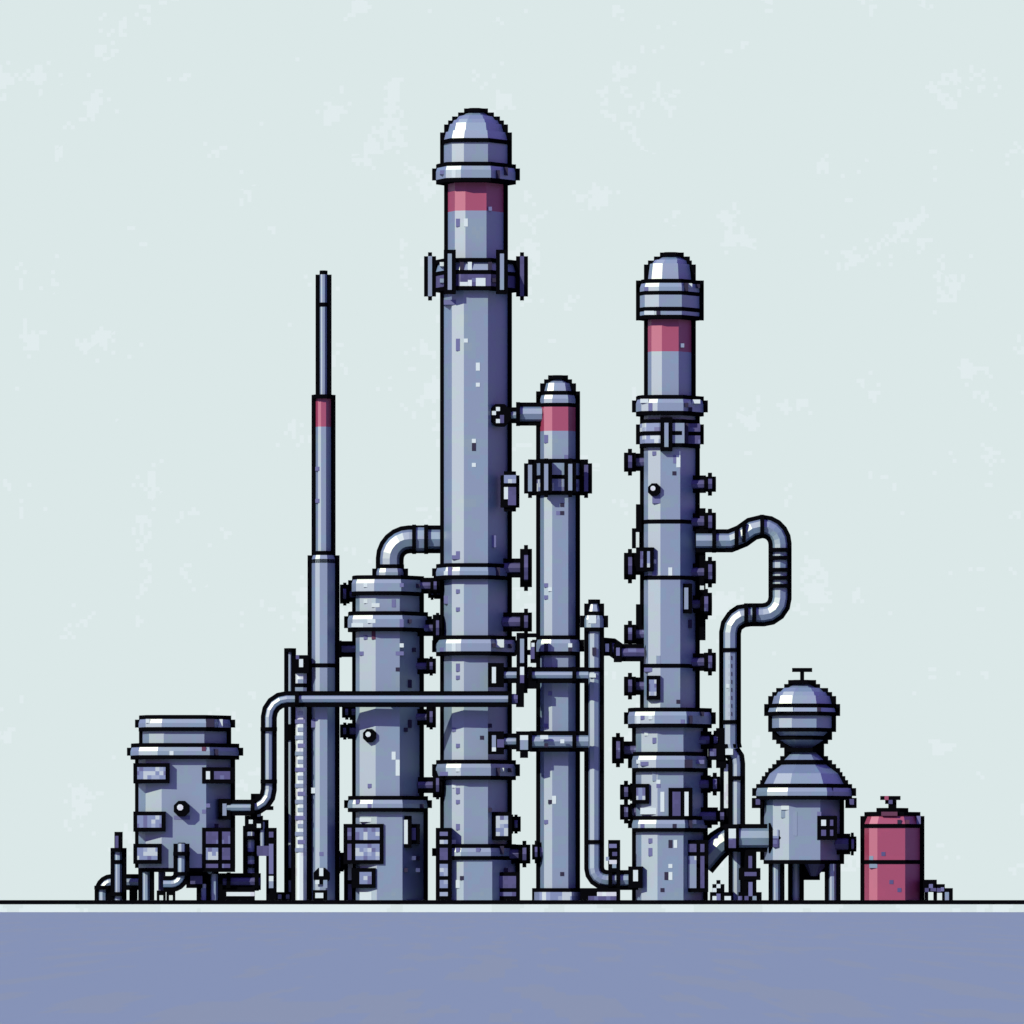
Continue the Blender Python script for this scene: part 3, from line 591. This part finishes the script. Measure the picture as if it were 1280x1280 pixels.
# ------------------------------------------------ big transfer pipe
y = .1
t = thing('transfer_pipe', 'stout pipe from the bulbous vessel bending down into the foot of the right-hand tower', 'pipe', 184, y)
m = MB(); m.sweep([(193, 209.5), (184.2, 209.5)], 2.5, y-1.2); m.build('pipe', t)
m = MB(); m.sweep([(184, 209.5), (182.6, 209.6), (181.2, 210.1), (179.8, 211), (178.6, 212.2), (177.2, 213.8), (175.4, 216)], 2.6, y+.1, 'steel'); m.build('bend', t)
y = -1.4
m = MB(); m.xcyl(192, 195, 209.5, 3.9, y, 'black', n=10); m.box(193, 194.4, 207.4, 209.6, y-.82, y, 'panel'); m.box(193, 194.4, 209.6, 211.8, y-.82, y, 'iron'); m.build('flange', t)
y = -1.0
m = MB(); m.xcyl(181, 184.6, 209.5, 3.6, y, 'black', n=10); m.box(182, 183.8, 207.2, 209.6, y-.75, y, 'chip'); m.box(182, 183.8, 209.6, 212, y-.75, y, 'iron'); m.build('flange', t)
m = MB(); m.box(186, 189, 212.5, 225, y-.2, y+.2, 'black'); m.box(187, 187.9, 214, 217, y-.26, y, 'iron'); m.box(184.6, 190, 217, 220, y-.25, y+.2, 'black'); m.box(186, 189, 218, 219, y-.3, y, 'iron')
m.box(187, 188, 220.5, 224, y-.26, y, 'dull'); m.box(184.5, 190.3, 223, 225, y-.25, y+.2, 'black')
for c, mt in ((184.4, 'iron'), (186, 'iron'), (188, 'steel')): m.box(c, c+1, 224, 225, y-.3, y, mt)
m.build('support', t)
t = thing('valve_stack', 'little dark valve on the ground under the stout bend beside the right-hand tower', 'valve', 179, -1.2)
m = MB(); yv = -1.2
m.box(178, 181, 221, 223, yv-.2, yv+.2, 'black'); m.box(179, 180, 220, 221, yv-.2, yv+.2, 'black'); m.box(179, 180, 221, 222, yv-.26, yv, 'chip'); m.box(178, 179, 222, 223, yv-.26, yv, 'chip'); m.build('valve_body', t)
m = MB(); m.box(177.4, 182, 223, 225, yv-.15, yv+.2, 'black'); m.box(178, 179, 224, 225, yv-.2, yv, 'chip'); m.box(179, 180, 223.4, 225, yv-.2, yv, 'dull'); m.box(181, 182.6, 224, 225, yv-.2, yv, 'chip'); m.build('foot', t)

# ================================================================== red drum
y = -.6
t = thing('drum', 'rose red drum with a dark T valve on top, standing at the right end', 'drum', 223, y)
m = MB(); m.shell(216, 230, 207, 225, y, 'red', S_D); m.seam(216, 230, 215, y, S_D)
m.spots([(220, 213, 1, 1, 'iron'), (222, 220, 1, 1, 'iron'), (224, 222, 1, 1, 'iron'), (217, 214, 1, 1, 'steel'), (217, 216, 2, 1, 'steel')], 216, 230, y, S_D); m.build('body', t)
m = MB(); m.prism(216, 230, 204, 206, y, 'red', S_D, top=(216.8, 229.2)); m.plate(215, 231, 204, 207, y); m.ring(216, 230, 206, y, S_D, grow=.03); m.ring(216.5, 229.5, 203, y, S_D); m.plate(216, 230, 203, 204, y)
m.prism(219, 227, 202, 203, y, 'black', S_D); m.spots([(224, 205, 1, 1, 'rivet'), (226, 205, 1, 1, 'rust'), (229, 204, 1, 2, 'dull'), (220, 203, 4, 1, 'rust')], 216, 230, y, S_D); m.build('lid', t)
m = MB(); m.box(222, 224, 200.5, 202, y-.2, y+.2, 'black'); m.box(223, 224, 199.5, 201, y-.2, y+.2, 'black'); m.box(220, 225, 199, 200, y-.25, y+.25, 'black'); m.box(221, 222, 199, 200, y-.3, y, 'red'); m.box(221.2, 222.4, 200, 201, y-.2, y+.1, 'black'); m.box(222, 223, 200, 201, y-.3, y, 'iron'); m.build('valve', t)
y = -.9
t = thing('pipe_fitting', 'low dark pipe fittings stepping down on the ground right of the red drum', 'fitting', 234, y)
m = MB(); m.box(230.6, 234, 219.9, 223, y-.3, y+.3, 'black'); m.box(233.6, 236, 221, 223.2, y-.3, y+.3, 'black'); m.box(235.4, 238, 222, 225, y-.3, y+.3, 'black')
for c, r, wd, h, mt in ((231, 222, 1, 1, 'iron'), (232, 221, 1, 1, 'dull'), (232.4, 222, 1.4, .8, 'iron'), (234, 222, 1, 1, 'iron'), (235, 221.8, .8, 1, 'dull'), (236, 223, 1, 2, 'steel')): m.box(c, c+wd, r, r+h, y-.36, y, mt)
m.box(231.6, 236, 221, 223, y+.28, y+.4, 'iron'); m.build('pipe', t)
for c in (231, 233.2):
    m = MB(); m.box(c, c+.9, 222.8, 225, y-.12, y+.12, 'black'); m.build('support', t)

for o in bpy.data.objects:
    if '_o' in o: del o['_o']

# ================================================================== sky, sun, camera
SUN_AZ, SUN_EL = 40.0, 29.0               # degrees left of the camera side, above the ground
sx, sy, sz = -math.sin(math.radians(SUN_AZ))*math.cos(math.radians(SUN_EL)), -math.cos(math.radians(SUN_AZ))*math.cos(math.radians(SUN_EL)), math.sin(math.radians(SUN_EL))
w = bpy.data.worlds.new('World'); SC.world = w; w.use_nodes = True
nt = w.node_tree; n = nt.nodes; l = nt.links
for q in list(n): n.remove(q)
out = n.new('ShaderNodeOutputWorld')
sky = n.new('ShaderNodeTexSky'); sky.sky_type = 'NISHITA'; sky.sun_disc = False; sky.ozone_density = 6; sky.dust_density = 0
sky.sun_elevation = math.radians(SUN_EL); sky.sun_rotation = math.atan2(sx, sy)
b1 = n.new('ShaderNodeBackground'); b1.inputs['Strength'].default_value = .15; tint = n.new('ShaderNodeVectorMath'); tint.operation = 'MULTIPLY'; tint.inputs[1].default_value = (1.95, .76, 1.55)   # unseen sky tinted violet, added to colour the shaded sides
l.new(sky.outputs[0], tint.inputs[0])
tc = n.new('ShaderNodeTexCoord'); sep = n.new('ShaderNodeSeparateXYZ'); l.new(tc.outputs['Generated'], sep.inputs[0])
lowb = n.new('ShaderNodeMapRange'); lowb.interpolation_type = 'SMOOTHSTEP'        # unseen low sky dimmed so the shaded plates mirror less of it
for q, v in (('From Min', .0), ('From Max', .4), ('To Min', .12), ('To Max', 1.0)): lowb.inputs[q].default_value = v
l.new(sep.outputs['Z'], lowb.inputs['Value'])
dim = n.new('ShaderNodeVectorMath'); dim.operation = 'SCALE'; l.new(tint.outputs[0], dim.inputs[0]); l.new(lowb.outputs[0], dim.inputs['Scale'])
l.new(dim.outputs[0], b1.inputs['Color'])
b2 = n.new('ShaderNodeBackground'); b2.inputs['Strength'].default_value = 1.0
mul = n.new('ShaderNodeVectorMath'); mul.operation = 'SCALE'; mul.inputs['Scale'].default_value = 3000
fl = n.new('ShaderNodeVectorMath'); fl.operation = 'FLOOR'
no = n.new('ShaderNodeTexNoise'); no.inputs['Scale'].default_value = .06; no.inputs['Detail'].default_value = 7; no.inputs['Roughness'].default_value = .75
rp = n.new('ShaderNodeValToRGB'); rp.color_ramp.interpolation = 'CONSTANT'
rp.color_ramp.elements[0].position = 0; rp.color_ramp.elements[0].color = srgb(219, 232, 232)
rp.color_ramp.elements[1].position = .595; rp.color_ramp.elements[1].color = srgb(225, 236, 238)
l.new(tc.outputs['Generated'], mul.inputs[0]); l.new(mul.outputs[0], fl.inputs[0]); l.new(fl.outputs[0], no.inputs['Vector'])
l.new(no.outputs['Fac'], rp.inputs['Fac']); l.new(rp.outputs['Color'], b2.inputs['Color'])
mr = n.new('ShaderNodeMapRange'); mr.interpolation_type = 'SMOOTHSTEP'
mr.inputs['From Min'].default_value = .10; mr.inputs['From Max'].default_value = .26
l.new(sep.outputs['Z'], mr.inputs['Value'])
my = n.new('ShaderNodeMapRange'); my.interpolation_type = 'SMOOTHSTEP'      # pale sky kept ahead only; unseen rest left darker to keep shaded plates dark
my.inputs['From Min'].default_value = .62; my.inputs['From Max'].default_value = .94
l.new(sep.outputs['Y'], my.inputs['Value'])
iv = n.new('ShaderNodeMath'); iv.operation = 'SUBTRACT'; iv.inputs[0].default_value = 1; l.new(mr.outputs[0], iv.inputs[1])
pr = n.new('ShaderNodeMath'); pr.operation = 'MULTIPLY'; l.new(iv.outputs[0], pr.inputs[0]); l.new(my.outputs[0], pr.inputs[1])
fc = n.new('ShaderNodeMath'); fc.operation = 'SUBTRACT'; fc.inputs[0].default_value = 1; l.new(pr.outputs[0], fc.inputs[1])
mx = n.new('ShaderNodeMixShader'); l.new(fc.outputs[0], mx.inputs['Fac']); l.new(b2.outputs[0], mx.inputs[1]); l.new(b1.outputs[0], mx.inputs[2])
l.new(mx.outputs[0], out.inputs['Surface'])

sd = bpy.data.lights.new('sun', 'SUN'); sd.energy = 5.0; sd.angle = math.radians(.5); sd.color = (1, .985, .85)
so = bpy.data.objects.new('sun', sd); COL.objects.link(so)
from mathutils import Vector
so.rotation_euler = Vector((sx, sy, sz)).to_track_quat('Z', 'Y').to_euler(); so.location = (-40, -60, 60)

D = 600.0
cam = bpy.data.cameras.new('camera'); co = bpy.data.objects.new('camera', cam); COL.objects.link(co)
co.location = (0, -D, .03); co.rotation_euler = (math.radians(90), 0, 0)
cam.sensor_width = 36; cam.lens = 36*D/(256*P); cam.shift_y = (225-128)/256 - .0005
cam.clip_start = 1; cam.clip_end = 20000
SC.camera = co
SC.view_settings.view_transform = 'Standard'; SC.view_settings.look = 'None'
SC.view_settings.exposure = 0; SC.view_settings.gamma = 1
SC.cycles.max_bounces = 5
